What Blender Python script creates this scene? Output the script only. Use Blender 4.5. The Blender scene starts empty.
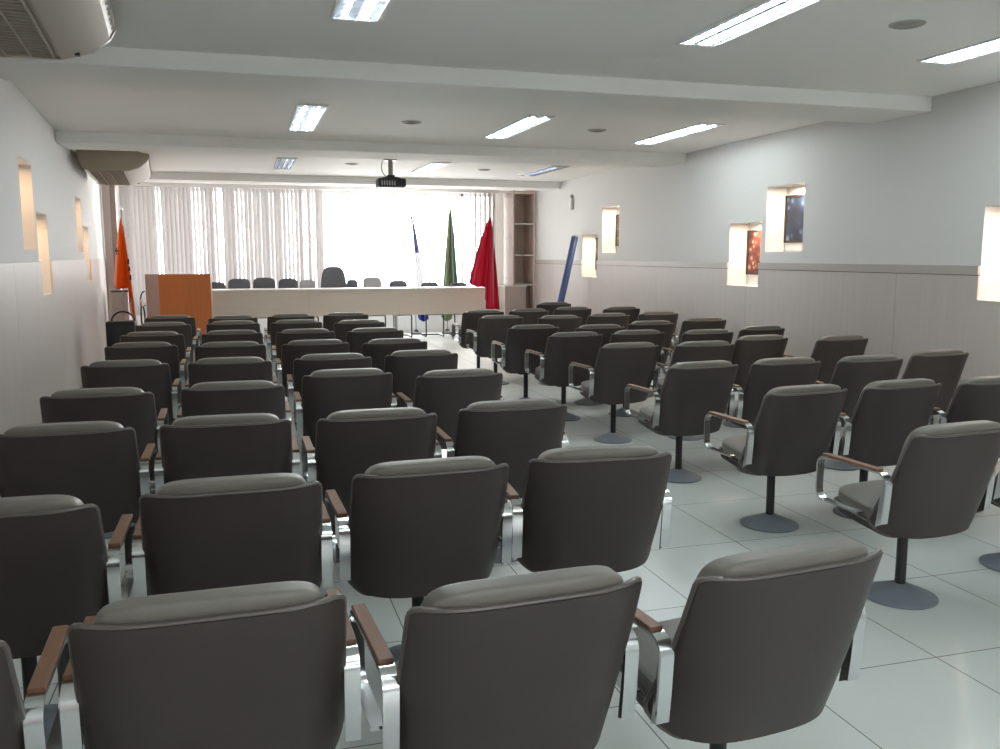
import bpy, bmesh, math, random
from mathutils import Vector, Matrix
random.seed(7)
S = bpy.context.scene
COL = S.collection
PI = math.pi

# ------------------------------------------------------------------ materials
def nodes(name):
    m = bpy.data.materials.new(name); m.use_nodes = True
    nt = m.node_tree
    return m, nt, nt.nodes['Principled BSDF']

def mat(name, col, rough=.5, metal=0., noise=None, bump=None, spec=None, coat=0., trans=0.):
    """noise = (scale, amount) colour wear; bump = (scale, strength, (sx,sy,sz))"""
    m, nt, p = nodes(name)
    p.inputs['Base Color'].default_value = (*col, 1)
    p.inputs['Roughness'].default_value = rough
    p.inputs['Metallic'].default_value = metal
    if spec is not None: p.inputs['Specular IOR Level'].default_value = spec
    if coat: p.inputs['Coat Weight'].default_value = coat
    tc = nt.nodes.new('ShaderNodeTexCoord')
    if noise:
        mp = nt.nodes.new('ShaderNodeMapping'); nt.links.new(tc.outputs['Object'], mp.inputs['Vector'])
        if len(noise) > 2: mp.inputs['Scale'].default_value = noise[2]
        n = nt.nodes.new('ShaderNodeTexNoise'); n.inputs['Scale'].default_value = noise[0]; n.inputs['Detail'].default_value = 4
        nt.links.new(mp.outputs[0], n.inputs['Vector'])
        mx = nt.nodes.new('ShaderNodeMix'); mx.data_type = 'RGBA'
        a = noise[1]
        mx.inputs['A'].default_value = (*[c*(1-a) for c in col], 1)
        mx.inputs['B'].default_value = (*[min(1, c*(1+a)) for c in col], 1)
        nt.links.new(n.outputs['Fac'], mx.inputs['Factor'])
        nt.links.new(mx.outputs['Result'], p.inputs['Base Color'])
    if bump:
        mp = nt.nodes.new('ShaderNodeMapping'); nt.links.new(tc.outputs['Object'], mp.inputs['Vector'])
        if len(bump) > 2: mp.inputs['Scale'].default_value = bump[2]
        n = nt.nodes.new('ShaderNodeTexNoise'); n.inputs['Scale'].default_value = bump[0]; n.inputs['Detail'].default_value = 3
        nt.links.new(mp.outputs[0], n.inputs['Vector'])
        b = nt.nodes.new('ShaderNodeBump'); b.inputs['Strength'].default_value = bump[1]; b.inputs['Distance'].default_value = .01
        nt.links.new(n.outputs['Fac'], b.inputs['Height']); nt.links.new(b.outputs[0], p.inputs['Normal'])
    return m

def emit(name, col, strength):
    m = bpy.data.materials.new(name); m.use_nodes = True; nt = m.node_tree
    nt.nodes.remove(nt.nodes['Principled BSDF'])
    e = nt.nodes.new('ShaderNodeEmission'); e.inputs['Color'].default_value = (*col, 1); e.inputs['Strength'].default_value = strength
    nt.links.new(e.outputs[0], nt.nodes['Material Output'].inputs['Surface'])
    return m

def srgb(r, g, b):
    f = lambda c: (c/255/12.92) if c/255 <= .04045 else ((c/255+.055)/1.055)**2.4
    return (f(r), f(g), f(b))

M = {}
M['paint'] = mat('wall_paint', (.67, .67, .665), .6, bump=(60, .03))
M['ceiling'] = mat('ceiling_paint', (.90, .90, .88), .7, bump=(50, .02))
M['laminate'] = mat('grey_laminate', (.50, .452, .435), .42, noise=(3, .09, (9, 9, .5)), bump=(4, .02, (30, 30, 1)))
M['cap'] = mat('laminate_cap', (.43, .39, .365), .4, noise=(4, .06, (1, .6, 8)))
M['groove'] = mat('dark_groove', (.06, .05, .05), .7)
M['leather'] = mat('brown_leather', (.052, .0415, .0385), .46, noise=(6, .12), bump=(140, .06), spec=.4)
M['cushion'] = mat('taupe_leather', (.185, .170, .152), .40, noise=(7, .10), bump=(30, .07), spec=.5)
M['piping'] = mat('leather_piping', (.12, .105, .096), .38, spec=.5)
M['chrome'] = mat('satin_chrome', (.66, .68, .69), .17, 1.)
M['wood'] = mat('arm_wood', (.235, .118, .072), .4, noise=(8, .3, (6, .7, 6)), bump=(10, .03, (8, 1, 8)))
M['black'] = mat('black_metal', (.012, .012, .012), .45)
M['basegrey'] = mat('grey_base_paint', (.19, .215, .25), .42, noise=(9, .06))
M['plastic_w'] = mat('white_plastic', (.72, .71, .68), .45)
M['plastic_c'] = mat('aged_cream_plastic', (.34, .29, .21), .35, coat=.2, noise=(3, .08))
M['grille'] = mat('grille_plastic', (.36, .315, .26), .45)
M['steel'] = mat('galvanised_grey', (.33, .33, .33), .4, .6)
M['fixture'] = mat('fixture_white', (.78, .79, .80), .4)
M['reflector'] = mat('lamp_reflector', (.72, .77, .84), .16, 1., bump=(9, .25))
M['tube'] = emit('lamp_tube', (.86, .96, .97), 29.0)
M['tube_fill'] = emit('lamp_tube_rear_bays', (.86, .96, .97), 21.0)  # for the out-of-frame lamps added to brighten the near seats
M['tube_off'] = mat('lamp_tube_unlit', (.75, .78, .80), .3)
M['lectern'] = mat('lectern_wood', srgb(186, 108, 52), .42, noise=(3, .16, (10, 10, .8)))
M['mauve'] = mat('lectern_side', srgb(172, 148, 144), .5, noise=(3, .06, (9, 9, .6)))
M['tabletop'] = mat('table_top_white', (.62, .58, .55), .35)
M['tablepanel'] = mat('table_panel_beige', (.62, .55, .485), .45, noise=(3, .07, (.6, 9, 9)))
M['shelf'] = mat('shelf_laminate', (.42, .35, .32), .45, noise=(3, .07, (9, 9, .6)))
M['shelf_d'] = mat('shelf_red_laminate', (.66, .54, .47), .45, noise=(3, .10, (9, 9, .6)))
M['post'] = mat('brown_post_laminate', (.27, .20, .165), .5, noise=(3, .10, (9, 9, .6)))
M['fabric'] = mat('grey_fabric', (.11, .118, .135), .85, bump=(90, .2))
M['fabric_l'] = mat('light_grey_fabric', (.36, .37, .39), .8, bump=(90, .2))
M['white_v'] = mat('white_vinyl', (.72, .70, .67), .45)
M['speaker'] = mat('speaker_grey', (.42, .41, .385), .5)
M['lens'] = mat('lens_glass', (.03, .03, .05), .05, spec=.8)
M['tube_blue'] = mat('blue_plastic_roll', (.036, .068, .19), .35)
M['bagblack'] = mat('black_vinyl_case', (.014, .014, .015), .5, bump=(40, .08))
M['frame_dark'] = mat('dark_frame', (.035, .025, .02), .4)
M['window_frame'] = mat('window_aluminium', (.62, .62, .62), .4, .3)

def floor_mat():
    m, nt, p = nodes('floor_porcelain')
    tc = nt.nodes.new('ShaderNodeTexCoord')
    mp = nt.nodes.new('ShaderNodeMapping'); mp.inputs['Location'].default_value = (-1.246+.648*10, -2.64+.728*10, 0)
    nt.links.new(tc.outputs['Object'], mp.inputs['Vector'])
    b = nt.nodes.new('ShaderNodeTexBrick'); b.offset = 0.; b.squash = 1.
    b.inputs['Color1'].default_value = (.73, .775, .76, 1); b.inputs['Color2'].default_value = (.75, .795, .78, 1)
    b.inputs['Mortar'].default_value = (.22, .235, .23, 1)
    b.inputs['Scale'].default_value = 1.; b.inputs['Mortar Size'].default_value = .0028; b.inputs['Mortar Smooth'].default_value = .1
    b.inputs['Brick Width'].default_value = .648; b.inputs['Row Height'].default_value = .728
    nt.links.new(mp.outputs[0], b.inputs['Vector'])
    n = nt.nodes.new('ShaderNodeTexNoise'); n.inputs['Scale'].default_value = 1.6; n.inputs['Detail'].default_value = 5
    nt.links.new(tc.outputs['Object'], n.inputs['Vector'])
    r = nt.nodes.new('ShaderNodeMapRange'); r.inputs['To Min'].default_value = .90; r.inputs['To Max'].default_value = 1.06
    nt.links.new(n.outputs['Fac'], r.inputs['Value'])
    mx = nt.nodes.new('ShaderNodeMix'); mx.data_type = 'RGBA'; mx.blend_type = 'MULTIPLY'; mx.inputs['Factor'].default_value = 1
    nt.links.new(b.outputs['Color'], mx.inputs['A']); nt.links.new(r.outputs[0], mx.inputs['B'])
    nt.links.new(mx.outputs['Result'], p.inputs['Base Color'])
    p.inputs['Roughness'].default_value = .27
    p.inputs['Specular IOR Level'].default_value = .5
    return m
M['floor'] = floor_mat()

def blind_mat():
    m = bpy.data.materials.new('blind_fabric'); m.use_nodes = True; nt = m.node_tree
    p = nt.nodes['Principled BSDF']; p.inputs['Base Color'].default_value = (.50, .48, .48, 1); p.inputs['Roughness'].default_value = .8
    t = nt.nodes.new('ShaderNodeBsdfTranslucent'); t.inputs['Color'].default_value = (.62, .60, .595, 1)
    mx = nt.nodes.new('ShaderNodeMixShader'); mx.inputs[0].default_value = .30
    nt.links.new(p.outputs[0], mx.inputs[1]); nt.links.new(t.outputs[0], mx.inputs[2])
    nt.links.new(mx.outputs[0], nt.nodes['Material Output'].inputs['Surface'])
    return m
M['blind'] = blind_mat()

def glass_mat():
    m = bpy.data.materials.new('window_glass'); m.use_nodes = True; nt = m.node_tree
    nt.nodes.remove(nt.nodes['Principled BSDF'])
    a = nt.nodes.new('ShaderNodeBsdfTransparent'); g = nt.nodes.new('ShaderNodeBsdfGlossy'); g.inputs['Roughness'].default_value = .02
    mx = nt.nodes.new('ShaderNodeMixShader'); mx.inputs[0].default_value = .06
    nt.links.new(a.outputs[0], mx.inputs[1]); nt.links.new(g.outputs[0], mx.inputs[2])
    nt.links.new(mx.outputs[0], nt.nodes['Material Output'].inputs['Surface'])
    return m
M['glass'] = glass_mat()

def cloth_mat(name, bands, rough=.75):
    """bands: list of (s_from, colour) along UV x, constant steps; second ramp unused"""
    m, nt, p = nodes(name)
    uv = nt.nodes.new('ShaderNodeUVMap'); uv.uv_map = 'UVMap'
    sx = nt.nodes.new('ShaderNodeSeparateXYZ'); nt.links.new(uv.outputs[0], sx.inputs[0])
    r = nt.nodes.new('ShaderNodeValToRGB'); r.color_ramp.interpolation = 'CONSTANT'
    axis, lst = bands
    while len(r.color_ramp.elements) < len(lst): r.color_ramp.elements.new(.5)
    for e, (s, c) in zip(r.color_ramp.elements, lst):
        e.position = s
    for e, (s, c) in zip(r.color_ramp.elements, lst):
        e.color = (*c, 1)
    nt.links.new(sx.outputs[axis], r.inputs[0]); nt.links.new(r.outputs[0], p.inputs['Base Color'])
    p.inputs['Roughness'].default_value = rough
    p.inputs['Specular IOR Level'].default_value = .2
    t = nt.nodes.new('ShaderNodeBsdfTranslucent'); nt.links.new(r.outputs[0], t.inputs['Color'])
    mx = nt.nodes.new('ShaderNodeMixShader'); mx.inputs[0].default_value = .35
    nt.links.new(p.outputs[0], mx.inputs[1]); nt.links.new(t.outputs[0], mx.inputs[2])
    nt.links.new(mx.outputs[0], nt.nodes['Material Output'].inputs['Surface'])
    return m

def paint_mat(name, c1, c2, c3, scale):
    m, nt, p = nodes(name)
    tc = nt.nodes.new('ShaderNodeTexCoord')
    v = nt.nodes.new('ShaderNodeTexVoronoi'); v.inputs['Scale'].default_value = scale
    n = nt.nodes.new('ShaderNodeTexNoise'); n.inputs['Scale'].default_value = scale*.6; n.inputs['Detail'].default_value = 6
    nt.links.new(tc.outputs['Object'], v.inputs['Vector']); nt.links.new(tc.outputs['Object'], n.inputs['Vector'])
    ad = nt.nodes.new('ShaderNodeMath'); ad.operation = 'MULTIPLY'
    nt.links.new(v.outputs['Distance'], ad.inputs[0]); nt.links.new(n.outputs['Fac'], ad.inputs[1])
    r = nt.nodes.new('ShaderNodeValToRGB')
    r.color_ramp.elements[0].position = .05; r.color_ramp.elements[0].color = (*c3, 1)
    r.color_ramp.elements[1].position = .42; r.color_ramp.elements[1].color = (*c1, 1)
    e = r.color_ramp.elements.new(.16); e.color = (*c2, 1)
    nt.links.new(ad.outputs[0], r.inputs[0]); nt.links.new(r.outputs[0], p.inputs['Base Color'])
    p.inputs['Roughness'].default_value = .5
    return m

# ------------------------------------------------------------------ mesh helpers
class MB:
    def __init__(s): s.bm = bmesh.new()
    def box(s, lo, hi, bev=0, seg=2):
        c = [(a+b)/2 for a, b in zip(lo, hi)]; h = [abs(b-a) for a, b in zip(lo, hi)]
        r = bmesh.ops.create_cube(s.bm, size=1)
        vs = r['verts']
        for v in vs: v.co = Vector((v.co.x*h[0]+c[0], v.co.y*h[1]+c[1], v.co.z*h[2]+c[2]))
        if bev:
            es = list({e for v in vs for e in v.link_edges})
            bmesh.ops.bevel(s.bm, geom=es, offset=min(bev, .49*min(h)), segments=seg, affect='EDGES', profile=.5)
        return s
    def rings(s, rings, closed=True, cap=True):
        """rings: list of lists of points with equal counts; quads between"""
        V = [[s.bm.verts.new(p) for p in r] for r in rings]
        n = len(V[0])
        for a, b in zip(V, V[1:]):
            for i in range(n if closed else n-1):
                j = (i+1) % n
                s.bm.faces.new((a[i], a[j], b[j], b[i]))
        if cap and closed:
            s.bm.faces.new(V[0][::-1]); s.bm.faces.new(V[-1])
        return V
    def lathe(s, prof, c=(0, 0, 0), n=24, axis='z'):
        R = []
        for r, z in prof:
            ring = []
            for i in range(n):
                a = 2*PI*i/n; x, y = r*math.cos(a), r*math.sin(a)
                p = (x, y, z) if axis == 'z' else ((z, x, y) if axis == 'x' else (y, z, x))
                ring.append((p[0]+c[0], p[1]+c[1], p[2]+c[2]))
            R.append(ring)
        s.rings(R); return s
    def tube(s, pts, r, n=8, closed=False):
        pts = [Vector(p) for p in pts]; m = len(pts); R = []
        up = None
        for i, p in enumerate(pts):
            if closed: t = pts[(i+1) % m]-pts[i-1]
            else: t = pts[min(i+1, m-1)]-pts[max(i-1, 0)]
            t.normalize()
            if up is None:
                up = Vector((0, 0, 1)) if abs(t.z) < .9 else Vector((1, 0, 0))
            a = t.cross(up)
            if a.length < 1e-5: a = t.orthogonal()
            a.normalize(); b = a.cross(t); up = b
            rr = r[i] if isinstance(r, (list, tuple)) else r
            R.append([p + a*rr*math.cos(2*PI*k/n) + b*rr*math.sin(2*PI*k/n) for k in range(n)])
        if closed: R.append(R[0]); s.rings(R, cap=False)
        else: s.rings(R)
        if closed: bmesh.ops.remove_doubles(s.bm, verts=s.bm.verts, dist=1e-6)
        return s
    def strip(s, path, x, w, t):
        """flat bar swept along a path in the YZ plane; w across X, t thick"""
        R = []; m = len(path)
        P = [Vector((0, y, z)) for y, z in path]
        for i, p in enumerate(P):
            d = (P[min(i+1, m-1)]-P[max(i-1, 0)]).normalized(); nrm = Vector((0, -d.z, d.y))
            R.append([(x-w/2, *(p-nrm*t/2).yz), (x+w/2, *(p-nrm*t/2).yz), (x+w/2, *(p+nrm*t/2).yz), (x-w/2, *(p+nrm*t/2).yz)])
        s.rings(R); return s
    def prism(s, prof, y0, y1):
        """profile in XZ extruded along Y"""
        s.rings([[(x, y0, z) for x, z in prof], [(x, y1, z) for x, z in prof]]); return s
    def pillow(s, c, h, e=.35, nu=30, nv=16, f=None):
        sp = lambda v: math.copysign(abs(v)**e, v)
        R = []
        for j in range(nv+1):
            ph = -PI/2 + PI*j/nv; cp, sn = math.cos(ph), math.sin(ph)
            cp = max(cp, 1e-3)
            ring = []
            for i in range(nu):
                th = 2*PI*i/nu
                p = (c[0]+h[0]*sp(cp)*sp(math.cos(th)), c[1]+h[1]*sp(cp)*sp(math.sin(th)), c[2]+h[2]*sp(sn))
                ring.append(f(p) if f else p)
            R.append(ring)
        s.rings(R); return s
    def build(s, name, m, parent=None, smooth=True, sharp=35):
        bmesh.ops.recalc_face_normals(s.bm, faces=s.bm.faces)
        me = bpy.data.meshes.new(name); s.bm.to_mesh(me); s.bm.free()
        if smooth:
            for p in me.polygons: p.use_smooth = True
            me.set_sharp_from_angle(angle=math.radians(sharp))
        o = bpy.data.objects.new(name, me); COL.objects.link(o)
        for mm in (m if isinstance(m, (list, tuple)) else [m]): me.materials.append(mm)
        if parent: o.parent = parent
        return o

def tag(o, label=None, cat=None, group=None, kind=None):
    if label: o['label'] = label
    if cat: o['category'] = cat
    if group: o['group'] = group
    if kind: o['kind'] = kind
    return o
def empty(name, loc, rz=0):
    o = bpy.data.objects.new(name, None); COL.objects.link(o); o.location = loc; o.rotation_euler = (0, 0, rz)
    o.empty_display_size = .1
    return o
def copy_tree(o, parent=None):
    c = o.copy(); COL.objects.link(c)
    if parent: c.parent = parent
    for ch in list(o.children): copy_tree(ch, c)
    return c

# ------------------------------------------------------------------ the room
ZC, ZB = 2.865, 2.745          # ceiling, beam underside
XR = 5.6                       # right wall
YB, YF = 17.6, -4.0            # window wall, wall behind the camera
LP, LA = (-1.84, 10.66), math.atan(.075)   # left wall: point and splay
def lw(Y): return LP[0]-.075*(Y-LP[1])
NICHE_D = .25
R_N = [(4.92, 5.64, 1.20, 1.93), (7.97, 8.65, 1.59, 2.30), (8.74, 9.40, 1.20, 1.925), (12.62, 13.28, 1.59, 2.31), (13.45, 14.12, 1.195, 1.90)]
L_N = [(7.73, 8.45, 1.595, 2.31), (8.55, 9.27, 1.20, 1.93), (12.30, 13.02, 1.59, 2.30), (13.22, 13.94, 1.20, 1.95)]
cl = math.cos(LA)
L_NL = [((a-LP[1])/cl, (b-LP[1])/cl, c, d) for a, b, c, d in L_N]

fl = MB().box((-4, YF-.3, -.12), (XR+.6, YB+.5, 0)).build('floor', M['floor'], smooth=False); tag(fl, kind='structure')
ce = MB().box((-4, YF-.3, ZC), (XR+.6, YB+.5, ZC+.2)).build('ceiling', M['ceiling'], smooth=False); tag(ce, kind='structure')
for i, (a, b) in enumerate([(1.9, 2.35), (6.27, 6.98), (10.53, 11.2), (15.2, 15.8)]):
    bm_ = MB().box((lw(a)+.0, a, ZB), (XR-.001, b, ZC), .006, 1).build('trim_%d' % (i+1), M['ceiling'], smooth=False); tag(bm_, kind='structure')

def wall_mesh(name, y0, y1, holes, sgn, thick=.42):
    """a wall in its own frame: face at x=0, body towards sgn*x, niches sunk into it"""
    mb = MB(); bm = mb.bm
    ys = sorted({y0, y1, *[h[0] for h in holes], *[h[1] for h in holes]})
    zs = sorted({0, ZC, *[h[2] for h in holes], *[h[3] for h in holes]})
    def quad(*p): bm.faces.new([bm.verts.new(q) for q in p])
    inside = lambda y, z: any(h[0] < y < h[1] and h[2] < z < h[3] for h in holes)
    for a, b in zip(ys, ys[1:]):
        for c, d in zip(zs, zs[1:]):
            if not inside((a+b)/2, (c+d)/2): quad((0, a, c), (0, b, c), (0, b, d), (0, a, d))
    D = sgn*NICHE_D
    for a, b, c, d in holes:
        quad((D, a, c), (D, b, c), (D, b, d), (D, a, d))
        quad((0, a, c), (D, a, c), (D, a, d), (0, a, d)); quad((0, b, c), (D, b, c), (D, b, d), (0, b, d))
        quad((0, a, c), (0, b, c), (D, b, c), (D, a, c)); quad((0, a, d), (0, b, d), (D, b, d), (D, a, d))
    T = sgn*thick
    quad((T, y0, 0), (T, y1, 0), (T, y1, ZC), (T, y0, ZC))
    quad((0, y0, 0), (T, y0, 0), (T, y0, ZC), (0, y0, ZC)); quad((0, y1, 0), (T, y1, 0), (T, y1, ZC), (0, y1, ZC))
    quad((0, y0, 0), (T, y0, 0), (T, y1, 0), (0, y1, 0)); quad((0, y0, ZC), (T, y0, ZC), (T, y1, ZC), (0, y1, ZC))
    bmesh.ops.remove_doubles(bm, verts=bm.verts, dist=1e-5)
    return mb.build(name, M['paint'], smooth=False)
wr = wall_mesh('wall_right', YF, YB, R_N, 1); wr.location = (XR, 0, 0); tag(wr, kind='structure')
wl = wall_mesh('wall_left', (YF-LP[1])/cl, (YB-LP[1])/cl+.1, L_NL, -1); wl.location = (LP[0], LP[1], 0); wl.rotation_euler = (0, 0, LA); tag(wl, kind='structure')

def wainscot(par, y0, y1, holes, sgn, joints, zt, cap):
    t = .018
    js = [y0]+[j for j in joints if y0 < j < y1]+[y1]
    for a, b in zip(js, js[1:]):
        mb = MB()
        ys = sorted({a+.002, b-.002, *[v for h in holes for v in h[:2] if a < v < b]})
        zs = sorted({0, zt, *[v for h in holes for v in h[2:] if 0 < v < zt]})
        for p, q in zip(ys, ys[1:]):
            for c, d in zip(zs, zs[1:]):
                if not any(h[0] < (p+q)/2 < h[1] and h[2] < (c+d)/2 < h[3] for h in holes):
                    mb.box((0, p, c), (-sgn*t, q, d))
        mb.build('panel', M['laminate'], par, smooth=False)
    if cap:
        mb = MB(); g = MB()
        ys = sorted({y0, y1, *[v for h in holes if h[2] < zt+.04 < h[3] for v in h[:2]]})
        for p, q in zip(ys, ys[1:]):
            if not any(h[0] < (p+q)/2 < h[1] and h[2] < zt+.04 < h[3] for h in holes):
                mb.box((0, p, zt+.006), (-sgn*.026, q, cap)); g.box((0, p, zt), (-sgn*.012, q, zt+.006))
        mb.build('cap_rail', M['cap'], par, smooth=False); g.build('shadow_gap', M['groove'], par, smooth=False)
wainscot(wr, YF, 16.55, R_N, 1, [1.5, 4.0, 6.55, 8.98, 11.32, 13.8], 1.392, 1.470)
wainscot(wl, (YF-LP[1])/cl, (YB-LP[1])/cl, L_NL, -1, [-10, -8.4, -6.0, -3.62, -.8, 1.6, 4.2], 1.497, None)

# window wall: frame of masonry around one wide opening
WX0, WX1, WZ0, WZ1 = -2.05, 5.0, .52, 2.80
mb = MB()
mb.box((-4, YB, 0), (WX0, YB+.25, ZC)); mb.box((WX1, YB, 0), (XR+.5, YB+.25, ZC))
mb.box((WX0, YB, 0), (WX1, YB+.25, WZ0)); mb.box((WX0, YB, WZ1), (WX1, YB+.25, ZC))
tag(mb.build('wall_back', M['paint'], smooth=False), kind='structure')
RX0, RX1, RZ0, RZ1 = 1.2, 3.4, 1.3, 2.4          # unseen window added behind the camera to light the near room
mb = MB()
mb.box((-4, YF-.25, 0), (RX0, YF, ZC)); mb.box((RX1, YF-.25, 0), (XR+.5, YF, ZC))
mb.box((RX0, YF-.25, 0), (RX1, YF, RZ0)); mb.box((RX0, YF-.25, RZ1), (RX1, YF, ZC))
tag(mb.build('wall_front', M['paint'], smooth=False), kind='structure')
w2 = empty('added_window', ((RX0+RX1)/2, YF-.12, 0)); tag(w2, kind='structure')
mb = MB(); hw = (RX1-RX0)/2
for z in (RZ0, RZ1-.05): mb.box((-hw, -.03, z), (hw, .03, z+.05))
for i in range(5):
    x = -hw+(2*hw-.05)*i/4; mb.box((x, -.03, RZ0), (x+.05, .03, RZ1))
mb.build('window_frame', M['window_frame'], w2, smooth=False)
for i in range(4):
    x = -hw+2*hw*i/4; MB().box((x+.03, -.004, RZ0+.05), (x+2*hw/4-.03, .004, RZ1-.05)).build('pane', M['glass'], w2, smooth=False)
win = empty('window_1', ((WX0+WX1)/2, YB+.12, 0)); tag(win, kind='structure')
mb = MB(); hw = (WX1-WX0)/2
for z in (WZ0, WZ1-.06): mb.box((-hw, -.03, z), (hw, .03, z+.06))
MULL = [0, 2.35, 3.55, 6.4, 7.05]
for m_ in MULL:
    x = -hw+m_-(.05 if m_ > 7 else 0); mb.box((x, -.03, WZ0), (x+.05, .03, WZ1))
mb.build('window_frame', M['window_frame'], win, smooth=False)
for a_, b_ in zip(MULL, MULL[1:]):
    MB().box((-hw+a_+.03, -.004, WZ0+.06), (-hw+b_-.01, .004, WZ1-.06)).build('pane', M['glass'], win, smooth=False)

# dark post closing the window wall beside the orange flag
post = empty('trim_5', (-2.2, 17.3, 0)); tag(post, kind='structure')
MB().box((-.10, -.12, 0), (.02, .12, ZC)).build('post_board', M['shelf'], post, smooth=False)
MB().box((.02, -.10, 0), (.11, .12, ZC)).build('post_edge', M['post'], post, smooth=False)

# ------------------------------------------------------------------ vertical blinds
bl = empty('vertical_blind', (1.5, 17.36, 0)); tag(bl, 'pale vertical slat blind hanging across the bright window wall', 'blind')
MB().box((-3.58, -.03, 2.79), (3.55, .03, ZC-.004), .006, 1).build('head_rail', M['plastic_w'], bl, smooth=False)
def slat(x, ang, z0=.46):
    w = .088; c, s_ = math.cos(ang), math.sin(ang)
    mb = MB(); R = []
    for z in (z0, z0+.4, 1.4, 2.79):
        r = []
        for side in (1, -1):
            for k in range(5):
                u = (-w/2+w*k/4)*side; d = .006*(1-(2*u/w)**2)+.0006*side
                r.append((u*c-d*s_, u*s_+d*c, z))
        R.append(r)
    mb.rings(R)
    o = mb.build('slat', M['blind'], bl); o.location = (x, 0, 0)
rs = random.Random(3)
x = -3.5
while x < .05:
    pos = x+1.5
    if -.36 < pos < -.27: ang = 1.2
    else: ang = .42+rs.choice([0, 0, .06, .12, .2, .34, .5])+rs.uniform(-.05, .05)
    slat(x, ang); x += .0765
x = 2.12
k = 0
while x < 3.52:
    f = (x-2.12)/1.4
    slat(x, (1.5-1.05*f)+rs.uniform(-.15, .15)); x += .085+.05*(1-f)

# ------------------------------------------------------------------ ceiling lights, speakers
def make_light():
    r = empty('ceiling_light', (0, 0, ZC))
    W, L, D = .135, .81, .0
    mb = MB()       # frame (proud of the ceiling by 12 mm)
    for sx in (-1, 1): mb.box((sx*W, -L, -.014), (sx*(W-.014), L, 0))
    for sy in (-1, 1): mb.box((-W, sy*L, -.014), (W, sy*(L-.02), 0))
    mb.build('frame', M['fixture'], r, smooth=False)
    mb = MB()       # shallow twin reflector
    prof = [(-W+.014, -.002), (-.105, -.006), (-.06, -.0015), (-.01, -.007), (0, -.009), (.01, -.007), (.06, -.0015), (.105, -.006), (W-.014, -.002)]
    mb.rings([[(x, -L+.02, z-.001) for x, z in prof], [(x, L-.02, z-.001) for x, z in prof]], closed=False, cap=False)
    mb.build('reflector', M['reflector'], r)
    for sx in (-.06, .06):
        MB().lathe([(.001, -L+.06), (.0065, -L+.06), (.0065, L-.06), (.001, L-.06)], (sx, 0, -.010), 8, 'y').build('tube', M['tube'], r)
    mb = MB()
    for k in range(15):
        y = -L+.08+(2*L-.16)*k/14
        mb.box((-W+.014, y-.003, -.020), (W-.014, y+.003, -.003))
    mb.box((-.004, -L+.02, -.020), (.004, L-.02, -.004))
    mb.build('louvre', M['reflector'], r, smooth=False)
    return r
proto = None
LX = [(.665, 'third of the room by the orange flag wall'), (2.79, 'middle line'), (4.60, 'line along the picture niche wall')]
LN = {0: 'recessed ceiling light before the first beam, line above the %s',
      1: 'recessed ceiling light between first and second beams, line above the %s',
      2: 'recessed ceiling light in bay with the projector, line above the %s'}
LXN = ['wall-side chair columns', 'central aisle', 'picture niche wall side']
for j, yc in enumerate((4.36, 8.93, 13.30, .4, -2.4)):
    for i, (x, _) in enumerate(LX):
        o = make_light() if proto is None else copy_tree(proto)
        proto = proto or o
        o.location = (x, yc, ZC)
        if j > 1:      # the bay by the window is switched off, the two unseen rear rows are added fill lamps
            for ch in o.children:
                if ch.name.startswith('tube'): ch.material_slots[0].link = 'OBJECT'; ch.material_slots[0].material = M['tube_off' if j == 2 else 'tube_fill']
        lab = LN[j] % LXN[i] if j < 3 else 'added ceiling fill light in %s behind the camera, above the %s' % ('first bay' if j == 3 else 'last bay', LXN[i])
        tag(o, lab, 'ceiling light', 'recessed ceiling lights')
sp_lab = ['round grey ceiling speaker in bay nearest camera, between two long lights', 'round grey ceiling speaker between first two beams, over the chairs beside the aisle',
          'round grey ceiling speaker between first two beams, over the niche side chairs', 'round grey ceiling speaker just beside the projector mount', 'round grey ceiling speaker in projector bay, on the niche wall side']
sp0 = None
for (x, y), lab in zip([(3.72, 4.40), (1.69, 8.89), (3.67, 8.89), (1.60, 13.1), (3.67, 13.4)], sp_lab):
    if sp0 is None:
        o = empty('ceiling_speaker', (x, y, ZC))
        MB().lathe([(.001, -.008), (.085, -.008), (.098, -.005), (.10, 0), (.001, 0)], n=28).build('bezel', M['speaker'], o)
        mb = MB()
        for rr in (.025, .05, .075): mb.tube([(rr*math.cos(a*PI/12), rr*math.sin(a*PI/12), -.009) for a in range(24)], .003, 5, closed=True)
        mb.build('grille', M['speaker'], o); sp0 = o
    else: o = copy_tree(sp0)
    o.location = (x, y, ZC); tag(o, lab, 'speaker', 'ceiling speakers')

# ------------------------------------------------------------------ niche downlights and pictures
def niche_light(p, rz, power, col, lab):
    o = empty('niche_downlight', p, rz)
    MB().lathe([(.032, -.012), (.045, -.012), (.045, 0), (.032, 0), (.032, -.012)], n=20).build('bezel', M['fixture'], o)
    MB().lathe([(.001, -.006), (.031, -.006), (.031, -.001), (.001, -.001)], n=16).build('bulb', emit('niche_bulb', col, 6), o)
    tag(o, lab, 'downlight', 'niche downlights')
    L = bpy.data.lights.new('niche_lamp', 'AREA'); L.shape = 'DISK'; L.size = .07; L.energy = power; L.color = col
    l = bpy.data.objects.new('niche_lamp', L); COL.objects.link(l); l.parent = o; l.location = (0, 0, -.02)
rn = ['low niche at the frame edge', 'upper niche with the blue picture', 'low niche with the red picture', 'upper far niche by the blue roll', 'low far niche by the blue roll']
NP_R = 2.9; NP_L = 1.1
for (a, b, c, d), nm in zip(R_N, rn):
    niche_light((XR+NICHE_D*.5, (a+b)/2, d), 0, NP_R, (1., .80, .60), 'small warm downlight inside the %s' % nm)
ln = ['upper niche on the orange flag wall', 'low niche on the orange flag wall', 'upper far niche on the orange flag wall', 'low far niche on the orange flag wall']
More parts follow.
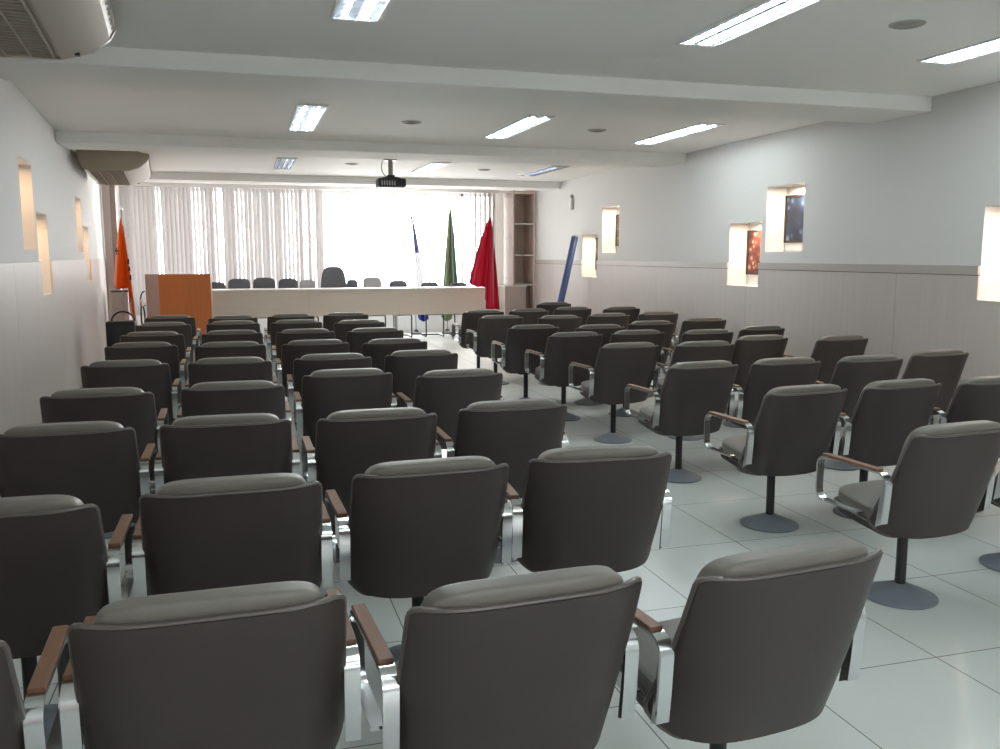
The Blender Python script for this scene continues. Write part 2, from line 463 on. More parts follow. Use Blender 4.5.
for (a, b, c, d), nm in zip(L_N, ln):
    y = (a+b)/2
    niche_light((lw(y)-NICHE_D*.5, y, d), LA, NP_L, (1., .62, .34), 'small warm downlight inside the %s, nearer pair' % nm if y < 10 else 'small warm downlight inside the %s' % nm)

def picture(y0, y1, z0, z1, m, lab):
    o = empty('framed_picture', (XR+NICHE_D-.012, (y0+y1)/2, (z0+z1)/2)); tag(o, lab, 'picture', 'niche pictures')
    hy, hz = (y1-y0)/2, (z1-z0)/2; mb = MB()
    for s_ in (-1, 1):
        mb.box((-.012, -hy, s_*hz), (.011, hy, s_*(hz-.022))); mb.box((-.012, s_*hy, -hz), (.011, s_*(hy-.022), hz))
    mb.build('frame', M['frame_dark'], o, smooth=False)
    MB().box((-.004, -hy+.018, -hz+.018), (.011, hy-.018, hz-.018)).build('canvas', m, o, smooth=False)
blue_p = paint_mat('blue_painting', (.008, .012, .024), (.02, .035, .075), (.20, .26, .34), 7)
red_p = paint_mat('red_painting', (.035, .010, .008), (.20, .045, .025), (.62, .42, .34), 12)
dark_p = paint_mat('brown_painting', (.05, .04, .03), (.16, .13, .10), (.5, .47, .42), 16)
picture(8.10, 8.655-.02, 1.69, 2.205, blue_p, 'dark blue abstract picture in the upper wall niche')
picture(8.86, 9.385, 1.325, 1.845, red_p, 'red and orange spotted picture in the low wall niche')
picture(12.74, 13.27-.0, 1.70, 2.20, dark_p, 'small greyish picture in the far upper wall niche')
picture(13.56, 14.10, 1.31, 1.85, dark_p, 'small brownish picture in the far low wall niche by the blue roll')
picture(5.04, 5.5, 1.32, 1.80, dark_p, 'picture in the low niche cut by the frame edge')

# ------------------------------------------------------------------ auditorium chair
def make_chair():
    r = empty('pedestal_chair', (0, 0, 0))
    # base and pole
    MB().lathe([(.001, 0), (.158, 0), (.164, .004), (.162, .010), (.11, .032), (.055, .055), (.033, .066), (.001, .066)], (0, .04, 0), 36).build('base', M['basegrey'], r)
    MB().lathe([(.001, .060), (.0235, .060), (.0235, .335), (.001, .335)], (0, .04, 0), 16).build('pole', M['black'], r)
    MB().box((-.11, -.08, .325), (.11, .16, .352), .008).build('seat_plate', M['black'], r)
    # seat shell and cushion
    def fs(p):
        x, y, z = p
        k = max(0, (y-.12)/.13); return (x*(1-.05*k*k), y, z+.012*k*k+.13*(y-.06))
    sh = MB().pillow((0, .066, .388), (.247, .184, .028), .28, 36, 12, fs).build('seat_shell', M['leather'], r)
    MB().pillow((0, .068, .400), (.2505, .187, .006), .22, 36, 6, fs).build('piping', M['piping'], sh)
    def fc(p):
        x, y, z = p
        k = max(0, (y-.10)/.15)
        return (x*(1-.05*k*k), y, z+.010*(1-(x/.25)**2)*(1 if z > .42 else 0) - .012*k*k*(1 if z > .42 else .3)+.012*k*k+.13*(y-.06))
    MB().pillow((0, .063, .431), (.238, .194, .036), .33, 36, 14, fc).build('seat_cushion', M['cushion'], r)
    # back shell
    H = .482; NU = 22
    vs = [0, .006, .02, .045, .08, .125, .18, .26, .36, .48, .60, .72, .82, .90, .95, .975, .99, 1]
    def prof(v):
        h = v*H; w = .284-.012*v
        rb = .062
        if h < rb: w -= rb-math.sqrt(max(0, rb*rb-(rb-h)**2))
        ht = H-h; rt = .022
        if ht < rt: w -= rt-math.sqrt(max(0, rt*rt-(rt-ht)**2))
        return w
    def pt(u, v, inner):
        w = prof(v); x = u*w
        q = abs(x)/.27
        z = .342+.024*q*q*(1-v)+(.814-.342)*v+.008*q**4*v
        y = -.160-.122*v-.012*math.sin(PI*v)+(.115-.074*v)*q**5
        if inner: y += .026; x *= .965; z = z-.004 if v > .9 else z
        return (x, y, z)
    mb = MB()
    us = [math.sin(PI/2*(2*i/NU-1))*.5+(2*i/NU-1)*.5 for i in range(NU+1)]
    R = [[pt(u, v, False) for u in us]+[pt(u, v, True) for u in reversed(us)] for v in vs]
    mb.rings(R)
    bs = mb.build('back_shell', M['leather'], r, sharp=60)
    loop = [pt(-1, v, False) for v in vs]+[pt(u, 1, False) for u in us[1:-1]]+[pt(1, v, False) for v in reversed(vs)]
    loop = [(x*.993, y+.012, z) for x, y, z in loop]
    MB().tube(loop, .0085, 6).build('piping', M['piping'], bs)
    # back cushion, standing proud of the rim
    def fb(p):
        x, y, z = p; v = (z-.342)/.472; q = abs(x)/.27
        wr = 0
        return (x, y-.160-.122*v+(.095-.058*v)*q**5+.064, z+wr)
    MB().pillow((0, 0, .655), (.238, .044, .200), .30, 72, 36, fb).build('back_cushion', M['cushion'], r)
    # arms
    def arc(c, rad, a0, a1, n=6): return [(c[0]+rad*math.cos(math.radians(a0+(a1-a0)*k/n)), c[1]+rad*math.sin(math.radians(a0+(a1-a0)*k/n))) for k in range(n+1)]
    for s_ in (-1, 1):
        ax = s_*.296
        path = [(-.132, .425), (-.140, .50)] + arc((-.102, .597), .045, 180, 90) + arc((.215, .597), .045, 90, 0) + arc((.217, .484), .043, 0, -90) + [(.10, .440), (.0, .438)]
        a = MB().strip(path, ax, .037, .009).build('arm_frame', M['chrome'], r, sharp=30)
        mb = MB()
        mb.rings([[(ax-.004, -.134, .425), (ax+.004, -.134, .425), (ax+.004, -.140, .60), (ax-.004, -.140, .60)],
                  [(ax-.004, -.090, .40), (ax+.004, -.090, .40), (ax+.004, -.118, .60), (ax-.004, -.118, .60)]])
        mb.build('arm_bracket', M['chrome'], a, smooth=False)
        MB().box((ax-.018, -.100, .6455), (ax+.018, .232, .657), .002, 1).build('arm_pad', M['wood'], r)
    return r

from_px = None
# camera model, used to turn measured chair tops into floor positions
F_PX, PCX, PCY, HV = 880., 500., 374.5, (240., 255.5)
CAM_H = 1.55
pitch = math.atan((PCY-HV[1])/F_PX); yaw = math.atan((PCX-HV[0])/math.hypot(F_PX, PCY-HV[1]))
fw = Vector((math.sin(yaw)*math.cos(pitch), math.cos(yaw)*math.cos(pitch), -math.sin(pitch)))
rt = Vector((math.cos(yaw), -math.sin(yaw), 0)); upv = rt.cross(fw)
def on_z(x, y, z):
    d = fw*F_PX+rt*(x-PCX)-upv*(y-PCY); t = (z-CAM_H)/d.z
    return d*t
def on_y(x, y, Y):
    d = fw*F_PX+rt*(x-PCX)-upv*(y-PCY); t = Y/d.y
    p = d*t; p.z += CAM_H; return p

TOPS = {
 1: [None, (-2, 501), (65, 424), (97, 389), (125, 360.5), (141, 342.5), (152, 331.8), (163, 322.3), (170, 315.3)],
 2: [(219, 594), (229, 479), (224, 416), (233, 382), (230, 357.8), (230.5, 342), (232, 330.3), (233, 320.8), (233, 315.6)],
 3: [(528, 579), (432, 461), (378, 410), (349, 369.5), (334, 354), (317, 340), (307, 329), (297, 319.8), (291, 314)],
 4: [(790, 551), (602, 448), (514, 401), (459, 370), (421, 350.4), (394, 338.8), (374, 328), (359, 320), (346, 312.6)],
 5: [None, (962, 424), (808, 386), (704, 361.8), (632, 342.8), (576, 332.2), (538, 324.8), (504, 315.2), (484, 310)],
 6: [None, (1078, 408), (911, 380), (795, 358), (704, 341.5), (644, 330), (597, 324.8), (558, 315.4), (529, 308.8)],
 7: [None, None, (993, 377), (864, 356), (768, 335.2), (703, 329.8), (652, 321), (609, 313.2), (574, 306.9)],
 8: [None, None, None, (941, 350), (838, 336), (763, 326), (705, 317.6), (659, 311.6), (621, 306.8)],
}
ROT = {(2, 0): 1, (3, 0): 3.4, (4, 0): 5.5, (3, 1): 1.7, (4, 1): -4, (2, 1): 1, (5, 1): 5, (5, 2): 5, (5, 3): 5, (5, 4): 4, (5, 5): 3, (6, 2): 3, (8, 5): 6, (8, 4): 3, (8, 3): 4, (7, 4): 4}
ORD = ['first', 'second', 'third', 'fourth', 'fifth', 'sixth', 'seventh', 'eighth', 'ninth']
CN = {1: 'along the orange flag wall', 2: 'second from orange flag wall', 3: 'third from orange flag wall', 4: 'bordering aisle, lectern side',
      5: 'bordering aisle, picture niche side', 6: 'third from picture niche wall', 7: 'second from picture niche wall', 8: 'along picture niche wall'}
chair0 = None; nchair = 0
rr = random.Random(11)
def put_chair(x, y, rz, lab):
    global chair0, nchair
    o = make_chair() if chair0 is None else copy_tree(chair0)
    if chair0 is None: chair0 = o
    o.location = (x, y, 0); o.rotation_euler = (0, 0, math.radians(rz)); nchair += 1
    tag(o, lab, 'chair', 'brown auditorium chairs in rows')
    return o
spots = []
for c in range(1, 9):
    n_first = {1: 0, 2: 0, 3: 0, 4: 0, 5: 1, 6: 1, 7: 2, 8: 3}[c]
    for k, q in enumerate(TOPS[c]):
        if (c, k) == (1, 0): spots.append([-.735, 2.02, 2, 'brown leather pedestal chair cut by the frame edge, first along the orange flag wall']); continue
        if q is None: continue
        p = on_z(q[0], q[1], .852)
        rz = ROT.get((c, k), rr.uniform(-1.2, 1.2)); a = math.radians(rz)
        spots.append([p.x-.23*math.sin(a), p.y+.23*math.cos(a), rz, 'brown leather pedestal chair, %s from camera in column %s' % (ORD[k-n_first], CN[c])])
p = on_y(549, 305, 12.75)
spots.append([p.x, 12.75, 0, 'brown leather pedestal chair at the far end by the blue roll, behind all rows'])
for it in range(60):                 # neighbours in a row stand clear of each other
    for i in range(len(spots)):
        for j in range(i):
            A, B = spots[i], spots[j]
            dx, dy = A[0]-B[0], A[1]-B[1]
            if abs(dx) < .654 and abs(dy) < .5:
                d = (.655-abs(dx))/2*(1 if dx > 0 else -1); A[0] += d; B[0] -= d
            elif abs(dx) < .55 and abs(dy) < .62:
                d = (.63-abs(dy))/2*(1 if dy > 0 else -1); A[1] += d; B[1] -= d
    for A in spots: A[0] = min(A[0], XR-.36); A[0] = max(A[0], lw(A[1]-.3)+.36)
for A in spots: put_chair(*A)

# ------------------------------------------------------------------ head table, seats behind it, lectern
TX0, TX1, TY = -.50, 4.36, 15.8
t = empty('head_table', ((TX0+TX1)/2, TY+.4, 0)); tag(t, 'very long white topped head table with beige front panel below the window', 'table')
hx = (TX1-TX0)/2
MB().box((-hx-.03, -.40, .925), (hx+.03, .24, .965), .006).build('table_top', M['tabletop'], t, smooth=False)
nseg = 3
for i in range(nseg):
    a = -hx+.02+(2*hx-.04)*i/nseg; b = -hx+.02+(2*hx-.04)*(i+1)/nseg
    MB().box((a+.002, -.36, .48), (b-.002, -.335, .925)).build('front_panel', M['tablepanel'], t, smooth=False)
for i in range(nseg+1):
    x = -hx+.04+(2*hx-.08)*i/nseg
    MB().box((x-.02, -.33, 0), (x+.02, .20, .925)).build('leg_panel', M['tablepanel'], t, smooth=False) if i in (0, nseg) else \
        MB().box((x-.025, -.05, 0), (x+.025, .05, .925)).build('leg', M['steel'], t, smooth=False)

def visitor_chair(loc, top, wid, fabric, lab, first=[None]):
    r = empty('visitor_chair', loc, PI)       # faces the audience; local +y is forward
    mb = MB(); h = .155
    mb.pillow((0, -.23, top-h), (wid/2, .030, h), .55, 28, 14, lambda p: (p[0], p[1]+.12*(p[0]/.25)**2*.25-.10*(p[2]-top+h), p[2])).build('backrest', fabric, r)
    MB().pillow((0, .02, .47), (wid/2+.005, .225, .035), .4, 28, 10).build('seat', fabric, r)
    mb = MB()
    for s_ in (-1, 1):
        mb.tube([(s_*(wid/2-.025), -.22, top-.25), (s_*(wid/2-.025), -.20, .46), (s_*(wid/2-.01), -.18, .44), (s_*(wid/2-.01), .20, .43), (s_*(wid/2-.01), .235, .40), (s_*(wid/2-.01), .24, .03), (s_*(wid/2-.01), .21, .013), (s_*(wid/2-.01), -.24, .013)], .0125, 8)
    mb.tube([(-wid/2+.01, -.2, .435), (wid/2-.01, -.2, .435)], .011, 8); mb.tube([(-wid/2+.01, .18, .43), (wid/2-.01, .18, .43)], .011, 8); mb.tube([(-wid/2+.01, -.235, .013), (wid/2-.01, -.235, .013)], .0125, 8)
    mb.build('leg_frame', M['black'], r)
    tag(r, lab, 'chair', 'visitor chairs behind the head table')
    return r
VC = [(215, 282, .38, 'fabric', 'grey visitor chair showing above the table just beside the lectern'),
      (239, 278.5, .40, 'fabric', 'grey visitor chair behind table, second along from the lectern'),
      (264, 277.5, .40, 'fabric', 'grey visitor chair behind table, third along from the lectern'),
      (288, 278.5, .36, 'fabric', 'grey visitor chair behind table, fourth along from the lectern'),
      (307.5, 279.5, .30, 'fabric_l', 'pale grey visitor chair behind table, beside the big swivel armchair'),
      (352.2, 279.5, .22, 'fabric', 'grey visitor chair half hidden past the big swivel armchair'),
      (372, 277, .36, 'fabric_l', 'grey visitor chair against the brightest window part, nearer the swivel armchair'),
      (398, 280.5, .36, 'fabric', 'grey visitor chair behind table below the white and blue flag'),
      (429.5, 282, .36, 'fabric', 'grey visitor chair behind table between the blue and green flags'),
      (458, 282.5, .38, 'fabric', 'grey visitor chair behind table between the green and red flags')]
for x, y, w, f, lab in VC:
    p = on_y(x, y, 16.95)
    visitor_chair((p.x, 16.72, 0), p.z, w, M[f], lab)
# big swivel armchair in the middle
p = on_y(333, 266.5, 16.95)
e = empty('swivel_armchair', (p.x, 16.72, 0), PI); tag(e, 'large dark grey high-backed swivel armchair at the middle of the head table', 'chair')
MB().pillow((0, -.22, p.z-.34), (.24, .05, .34), .5, 32, 18, lambda q: (q[0]*(1-.18*max(0, (q[2]-p.z+.34)/.34)), q[1]-.08*(q[2]-p.z+.34)+.05*(q[0]/.25)**2, q[2])).build('backrest', M['fabric'], e)
MB().pillow((0, .03, .50), (.235, .25, .05), .4, 28, 10).build('seat', M['fabric'], e)
MB().lathe([(.001, .10), (.03, .10), (.03, .46), (.001, .46)], n=14).build('gas_column', M['black'], e)
for s_ in (-1, 1):
    mb = MB(); mb.tube([(s_*.225, -.18, .50), (s_*.23, -.18, .68), (s_*.23, .14, .70), (s_*.225, .16, .50)], .018, 8); mb.build('armrest', M['black'], e)
for k in range(5):
    a = 2*PI*k/5+.3; c_, s_ = math.cos(a), math.sin(a)
    l = MB().tube([(.02*c_, .02*s_, .11), (.21*c_, .21*s_, .07)], [.03, .018], 8).build('star_leg', M['black'], e)
    MB().lathe([(.001, -.014), (.03, -.014), (.03, .014), (.001, .014)], (.21*c_, .21*s_, .031), 14, 'x').build('caster', M['black'], l)

# lectern
lc = empty('lectern', (-.86, 14.7, 0)); tag(lc, 'wooden lectern with orange-brown front and mauve-grey side panel', 'lectern')
MB().box((-.375, -.03, .0), (.40, 0, 1.262), .004, 1).build('front_panel', M['lectern'], lc, smooth=False)
MB().box((.375, 0, 0), (.40, .50, 1.262), .004, 1).build('side_panel', M['post'], lc, smooth=False)
mb = MB(); mb.rings([[(-.37, -.035, 0), (-.37, -.005, 0), (-.555, .115, 0), (-.575, .09, 0)], [(-.37, -.035, 1.262), (-.37, -.005, 1.262), (-.555, .115, 1.262), (-.575, .09, 1.262)]])
mb.build('wing_panel', M['mauve'], lc, smooth=False)
MB().box((-.55, .11, 0), (-.53, .50, 1.255)).build('side_panel', M['mauve'], lc, smooth=False)
mb = MB(); mb.rings([[(-.53, .10, 1.20), (.375, .10, 1.20), (.375, .10, 1.225), (-.53, .10, 1.225)], [(-.53, .50, 1.10), (.375, .50, 1.10), (.375, .50, 1.125), (-.53, .50, 1.125)]])
mb.build('slanted_top', M['lectern'], lc, smooth=False)
MB().box((-.53, .02, .60), (.375, .48, .62)).build('shelf', M['lectern'], lc, smooth=False)

# white armchair with black loop arms peeking out behind the lectern
p = on_y(141, 300, 15.75)
wc = empty('armchair', (p.x+.30, 15.78, 0), PI); tag(wc, 'white seated armchair with black loop arms half hidden behind the lectern', 'chair')
MB().pillow((0, -.24, .92), (.24, .04, .20), .5, 28, 14).build('backrest', M['white_v'], wc)
MB().pillow((0, 0, .50), (.25, .24, .05), .4, 28, 10).build('seat', M['white_v'], wc)
for s_ in (-1, 1):
    MB().pillow((s_*.285, .02, .77), (.03, .17, .055), .5, 20, 10).build('arm_cushion', M['white_v'], wc)
    MB().tube([(s_*.28, -.20, .015), (s_*.28, -.22, .60), (s_*.29, -.18, .70), (s_*.29, .16, .70), (s_*.29, .215, .64), (s_*.28, .22, .015), (s_*.28, -.2, .015)], .014, 8).build('arm_loop', M['black'], wc)
    MB().tube([(s_*.26, -.235, .70)]+[(s_*(.26+.07*math.sin(PI*k/8)), -.235, .83+.12*-math.cos(PI*k/8)) for k in range(9)], .012, 8).build('back_loop', M['black'], wc)

# ------------------------------------------------------------------ flags
def flag(name_loc, lab, apex, hem, m, folds, amp, pole_top, ts=16, n=60, gather=.02):
    """apex: where the cloth gathers on the pole, hem: polyline (x,y,z) of its lower edge, in world coordinates"""
    bx, by = name_loc
    r = empty('flag', (bx, by, 0)); tag(r, lab, 'flag', 'flags on poles by the head table')
    L = lambda p: (p[0]-bx, p[1]-by, p[2])
    MB().lathe([(.001, 0), (.11, 0), (.11, .025), (.05, .05), (.03, .09), (.001, .09)], n=24).build('stand', M['black'], r)
    pt_ = L(pole_top)
    MB().tube([(0, 0, .05), (pt_[0]*.5, pt_[1]*.5, pt_[2]*.5), pt_], .0125, 10).build('pole', M['steel'], r)
    MB().lathe([(.001, 0), (.016, .01), (.022, .035), (.012, .07), (.001, .10)], pt_, 12).build('finial', M['chrome'], r)
    mb = MB(); bm = mb.bm; uvl = bm.loops.layers.uv.new('UVMap')
    A = Vector(L(apex)); Hm = [Vector(L(p)) for p in hem]
    d = [0]
    for a, b in zip(Hm, Hm[1:]): d.append(d[-1]+(b-a).length)
    def hem_at(s):
        q = s*d[-1]
        for i in range(len(Hm)-1):
            if q <= d[i+1] or i == len(Hm)-2:
                return Hm[i].lerp(Hm[i+1], (q-d[i])/max(1e-6, d[i+1]-d[i]))
    G = []
    for j in range(ts+1):
        tt = j/ts; row = []
        for i in range(n+1):
            s_ = i/n; B = hem_at(s_)
            sh = tt**.72
            P = A.lerp(B, tt)
            P.x = A.x+(B.x-A.x)*sh*(1 if True else tt)
            ph = 2*PI*folds*s_
            P.y += amp*math.sin(ph+.8*math.sin(2*tt))*(tt**.6)+gather*(s_-.5)*(1-tt)
            P.x += .35*amp*math.cos(ph*1.0)*tt**.6
            row.append((bm.verts.new(P), (s_, tt)))
        G.append(row)
    for a, b in zip(G, G[1:]):
        for i in range(n):
            f = bm.faces.new((a[i][0], a[i+1][0], b[i+1][0], b[i][0]))
            for lp, q in zip(f.loops, (a[i], a[i+1], b[i+1], b[i])): lp[uvl].uv = q[1]
    o = mb.build('cloth', m, r, sharp=180)
    so = o.modifiers.new('thickness', 'SOLIDIFY'); so.thickness = .004
    return r
red = cloth_mat('red_cloth', (0, [(0, (.60, .03, .075)), (.99, (.60, .03, .075))]))
Yr = 15.25
P_ = lambda x, y, Y: tuple(on_y(x, y, Y))
flag((4.33, Yr), 'red flag draped on its pole at the end of the head table', P_(490.5, 217, Yr),
     [P_(468.5, 283, Yr), P_(477, 287, Yr-.05), P_(485, 287, Yr), P_(486, 309, Yr-.02), P_(500, 309.5, Yr)], red, 4.5, .05, P_(493, 208, Yr))
Yg = 17.2
green = cloth_mat('green_white_cloth', (0, [(0, (.20, .25, .15)), (.60, (.22, .28, .17)), (.72, (.55, .62, .6)), (.80, (.16, .26, .22))]))
pg = P_(447, 300, Yg)
flag((pg[0], Yg), 'green flag hanging in a narrow fold before the blinds', P_(450.5, 206, Yg),
     [P_(441, 317, Yg), P_(446, 321, Yg-.03), P_(452, 319, Yg), P_(454.5, 300, Yg-.04), P_(459, 296, Yg)], green, 3.5, .04, P_(450.5, 199, Yg))
wb = cloth_mat('white_blue_cloth', (1, [(0, (.22, .23, .38)), (.36, (.75, .75, .77)), (.93, (.06, .09, .38))]))
pb = P_(416, 300, Yg)
flag((pb[0], Yg), 'white and blue flag hanging against the brightest window part', P_(410.8, 213, Yg),
     [P_(418, 318, Yg), P_(423, 322, Yg-.03), P_(429, 319, Yg)], wb, 2.5, .035, P_(410.3, 207, Yg))
org = cloth_mat('orange_cloth', (0, [(0, (.86, .50, .36)), (.09, (.86, .14, .012)), (.78, (.86, .14, .012)), (.80, (.80, .72, .68)), (.88, (.84, .22, .06)), (.97, (.80, .72, .68))]))
Yo = 15.75
po = P_(122, 300, Yo)
fo = flag((po[0], Yo), 'orange flag with pale border draped beside the lectern', P_(121, 217, Yo),
     [P_(112, 286, Yo), P_(119, 289, Yo-.04), P_(130, 288, Yo), P_(131, 316, Yo-.03), P_(137.5, 320, Yo)], org, 3.5, .04, P_(121.5, 211, Yo))
# dark marks printed on the orange flag
for (x0, y0, x1, y1) in [(114.5, 250, 118.5, 251.5), (116, 247.5, 117.5, 255), (127.2, 259, 129.4, 264), (128.4, 267, 130.6, 271), (129.5, 275, 131.5, 280)]:
    a = Vector(P_(x0, y0, Yo-.10)); b = Vector(P_(x1, y1, Yo-.10))
    mb = MB().box((a.x-po[0], -.104, b.z), (b.x-po[0], -.094, a.z), .003, 1)
    mb.build('printed_mark', M['black'], fo, smooth=False)

# grey cabinet behind the orange flag
gc = empty('pedestal_cabinet', (-2.0, 16.5, 0)); tag(gc, 'narrow grey pedestal cabinet standing behind the orange flag', 'cabinet')
MB().box((-.13, -.2, .06), (.13, .2, .93), .004, 1).build('body', M['shelf'], gc, smooth=False)
MB().box((-.14, -.21, .93), (.14, .21, .955), .004, 1).build('cabinet_top', M['groove'], gc, smooth=False)
MB().box((-.12, -.18, 0), (.12, .18, .06)).build('plinth', M['black'], gc, smooth=False)

# black case with looped handle by the left wall
pc = P_(105, 322, 11.75)
bc = empty('carrying_case', (pc[0]+.17, 11.9, 0)); tag(bc, 'upright black case with looped handle standing by the panelled wall', 'case')
MB().box((-.17, -.14, .012), (.17, .14, pc[2]), .02, 3).build('body', M['bagblack'], bc)
MB().tube([(.02+.135*math.cos(PI*k/12), 0, pc[2]-.01+.125*math.sin(PI*k/12)) for k in range(13)], .011, 8).build('handle', M['black'], bc)
for sx in (-1, 1):
    for sy in (-1, 1): MB().lathe([(.001, 0), (.018, 0), (.018, .014), (.001, .014)], (sx*.13, sy*.10, 0), 12).build('foot', M['black'], bc)

# ------------------------------------------------------------------ corner shelf unit by the window
su = empty('corner_shelf_unit', (5.36, 16.95, 0)); tag(su, 'tall laminate shelf unit with three open compartments in the far corner', 'shelf unit')
zb_, zt_ = .965, 2.80
MB().box((-.22, -.32, zb_), (-.195, .34, zt_)).build('side_panel', M['shelf'], su, smooth=False)
MB().box((.195, -.32, 0), (.235, .34, zt_)).build('side_panel', M['shelf_d'], su, smooth=False)
MB().box((-.195, .30, zb_), (.195, .325, zt_)).build('back_panel', M['shelf_d'], su, smooth=False)
MB().box((-.195, -.30, zt_-.06), (.195, .32, zt_)).build('top_panel', M['shelf_d'], su, smooth=False)
for z in (zb_+.012, 1.555, 2.165):
    mb = MB()
    arcp = [(-.195, .30), (-.195, -.26), (-.10, -.285), (.05, -.29), (.195, -.30), (.195, .30)]
    mb.rings([[(x, y, z-.012) for x, y in arcp], [(x, y, z+.012) for x, y in arcp]])
    mb.build('shelf', M['tabletop'], su, smooth=False)
MB().box((-.40, -.36, .02), (.03, .30, .94)).build('base_cabinet', M['shelf'], su, smooth=False)
MB().box((-.42, -.38, .94), (.05, .32, .962), .003, 1).build('base_top', M['tabletop'], su, smooth=False)
MB().box((.03, -.10, 0), (.195, .30, .95)).build('base_filler', M['post'], su, smooth=False)
for z in (1.1, 1.9): MB().box((-.2215, -.2, z), (-.2202, .34, z+.004)).build('panel_joint', M['groove'], su, smooth=False)

# ------------------------------------------------------------------ blue roll, wall sensor, projector
tp, bt = Vector((XR-.095, 14.25, 1.86)), Vector((5.02, 14.05, .06))
br = empty('banner_roll', tuple(bt)); tag(br, 'long blue plastic tube leaning against the panelled wall', 'tube')
dv = (tp-bt)
MB().tube([(0, 0, 0), tuple(dv*.33), tuple(dv*.66), tuple(dv)], .06, 16).build('roll', M['tube_blue'], br)
MB().tube([tuple(dv), tuple(dv*1.012)], .063, 16).build('end_cap', M['plastic_w'], br)
MB().tube([(0, 0, 0), tuple(dv*.012)], .063, 16).build('end_cap', M['plastic_w'], br)

ws = empty('wall_sensor', (XR, 14.62, 2.47)); tag(ws, 'small white alarm sensor high on the niche wall', 'sensor')
MB().box((-.05, -.055, -.13), (0, .055, .07), .015, 3).build('housing', M['plastic_w'], ws)
MB().box((-.054, -.03, -.10), (-.048, .03, -.01), .003, 2).build('lens', M['fixture'], ws)
MB().box((-.04, -.02, .07), (0, .02, .13), .006, 2).build('bracket', M['steel'], ws)

pj = empty('projector', (2.04, 12.35, ZC)); tag(pj, 'black projector hanging from a grey ceiling mount', 'projector')
MB().lathe([(.001, -.02), (.09, -.02), (.09, 0), (.001, 0)], n=24).build('ceiling_plate', M['steel'], pj)
MB().lathe([(.001, -.22), (.032, -.22), (.032, -.015), (.001, -.015)], n=16).build('mount_pole', M['steel'], pj)
mb = MB(); mb.box((-.05, -.05, -.27), (.05, .05, -.215), .008)
for a in (-1, 1): mb.tube([(a*.03, 0, -.24), (a*.12, -.09, -.265)], .012, 8); mb.tube([(a*.03, 0, -.24), (a*.12, .09, -.265)], .012, 8)
mb.build('bracket', M['black'], pj)
bd = MB().box((-.19, -.15, -.385), (.19, .15, -.265), .022, 3).build('body', M['black'], pj)
MB().lathe([(.001, 0), (.05, 0), (.055, .03), (.04, .03), (.001, .02)], (.09, .15, -.325), 20, 'y').build('lens', M['lens'], bd)
mb = MB()
for k in range(6): mb.box((-.15+.035*k, -.155, -.36), (-.135+.035*k, -.149, -.30))
mb.build('vent', M['steel'], bd, smooth=False)
MB().tube([(-.10, 0, -.004)]+[(-.10-.025*math.sin(PI*k/8), 0, -.01-.19*k/8) for k in range(9)]+[(-.06, 0, -.235), (-.04, 0, -.27)], .007, 6).build('cable', M['steel'], pj)

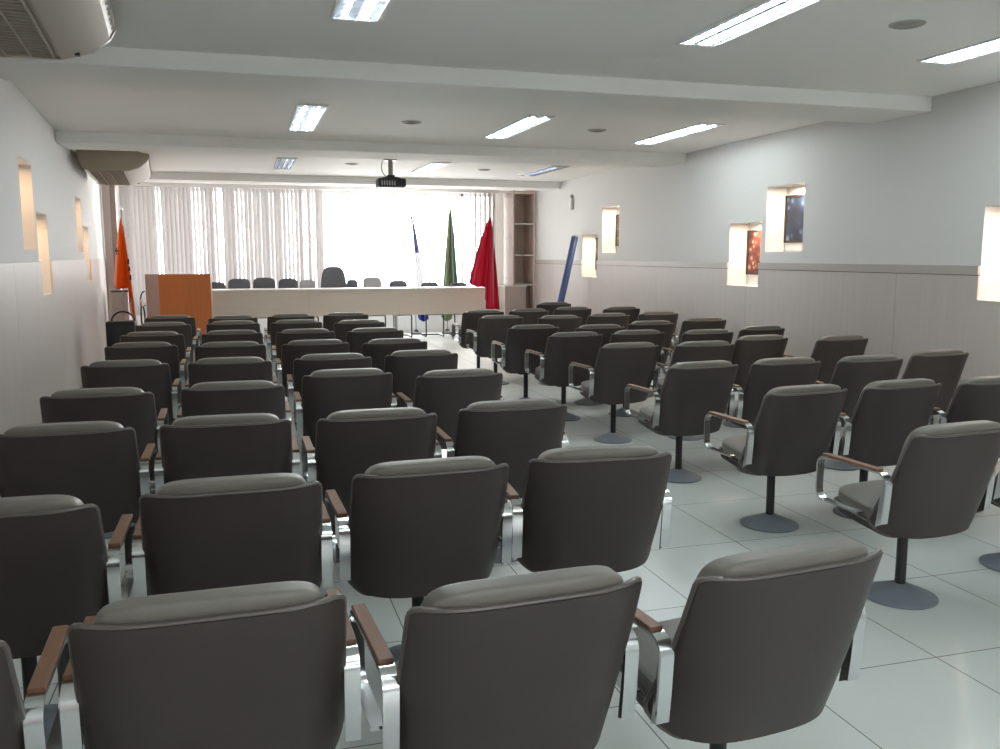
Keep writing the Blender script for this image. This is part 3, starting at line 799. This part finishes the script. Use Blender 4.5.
# ------------------------------------------------------------------ air conditioners under the ceiling
def air_con(yn, yf, wid, lab):
    yc = (yn+yf)/2; o = empty('air_conditioner', (lw(yc)+.05, yc, ZC), LA); tag(o, lab, 'air conditioner', 'ceiling air conditioners')
    h = (yf-yn)/2; w = wid
    prof = [(0.02, -.006), (w-.14, -.006), (w-.10, -.03), (w, -.045), (w+.004, -.075), (w-.03, -.135), (w-.12, -.205), (w-.28, -.252), (.16, -.265), (.08, -.25), (.03, -.13)]
    MB().prism(prof, -h+.035, h-.035).build('body', M['plastic_c'], o, sharp=25)
    cap = [(x*1.0+(.006 if x > .3 else -.004), z-.005 if z < -.05 else z) for x, z in prof]
    for a, b in ((-h, -h+.036), (h-.036, h)): MB().prism(cap, a, b).build('end_cap', M['plastic_c'], o, sharp=25)
    mb = MB()       # intake grille in the underside
    for k in range(26):
        y = -h+.10+(2*h-.2)*k/25
        mb.box((.13, y-.006, -.274), (w-.30, y+.006, -.258))
    for x in (.13, .25, .37, w-.30): mb.box((x-.004, -h+.09, -.276), (x+.004, h-.09, -.258))
    mb.build('intake_grille', M['grille'], o, smooth=False)
    mb = MB()       # outlet flap along the rounded edge
    mb.rings([[(w-.27, y, -.252), (w-.115, y, -.200), (w-.028, y, -.136), (w-.024, y, -.143), (w-.112, y, -.214), (w-.27, y, -.266)] for y in (-h+.06, h-.06)])
    mb.build('outlet_flap', M['grille'], o, sharp=25)
    mb = MB()
    for k in range(16):
        y = -h+.12+(2*h-.24)*k/15
        mb.box((w-.02, y-.004, -.105), (w+.006, y+.004, -.06))
    mb.build('outlet_vane', M['plastic_w'], o, smooth=False)
    MB().box((w-.20, h-.12, -.250), (w-.175, h-.08, -.225)).build('indicator', M['black'], o, smooth=False)
    return o
air_con(3.65, 5.42, .78, 'cream ceiling air conditioner at the camera end, before the first beam')
air_con(12.1, 14.5, .84, 'cream ceiling air conditioner beyond the second beam with slatted grille')

# ------------------------------------------------------------------ light
W = bpy.data.worlds.new('overcast_sky'); S.world = W; W.use_nodes = True
bg = W.node_tree.nodes['Background']; bg.inputs['Color'].default_value = (1., .985, .965, 1); bg.inputs['Strength'].default_value = 3.3
pl = bpy.data.lights.new('window_portal', 'AREA'); pl.shape = 'RECTANGLE'; pl.size = WX1-WX0; pl.size_y = WZ1-WZ0; pl.cycles.is_portal = True
po_ = bpy.data.objects.new('window_portal', pl); COL.objects.link(po_); po_.location = ((WX0+WX1)/2, YB+.24, (WZ0+WZ1)/2); po_.rotation_euler = (-PI/2, 0, 0)

pl = bpy.data.lights.new('added_window_portal', 'AREA'); pl.shape = 'RECTANGLE'; pl.size = RX1-RX0; pl.size_y = RZ1-RZ0; pl.cycles.is_portal = True  # portal of the added, unseen window
po_ = bpy.data.objects.new('added_window_portal', pl); COL.objects.link(po_); po_.location = ((RX0+RX1)/2, YF-.24, (RZ0+RZ1)/2); po_.rotation_euler = (PI/2, 0, 0)
# ------------------------------------------------------------------ camera
cam = bpy.data.cameras.new('camera'); co = bpy.data.objects.new('camera', cam); COL.objects.link(co)
cam.sensor_width = 36.; cam.lens = F_PX/1000*36; cam.clip_start = .05; cam.clip_end = 200
co.location = (0, 0, CAM_H); co.rotation_euler = (PI/2-pitch, 0, -yaw)
S.camera = co
S.view_settings.view_transform = 'Standard'; S.view_settings.look = 'None'; S.view_settings.gamma = 1
S.view_settings.use_curve_mapping = False
S.view_settings.exposure = 1.9
S.cycles.use_denoising = True
S.cycles.max_bounces = 10; S.cycles.diffuse_bounces = 6; S.cycles.glossy_bounces = 4; S.cycles.transparent_max_bounces = 12
S.cycles.sample_clamp_indirect = 8
S.cycles.caustics_reflective = False; S.cycles.caustics_refractive = False
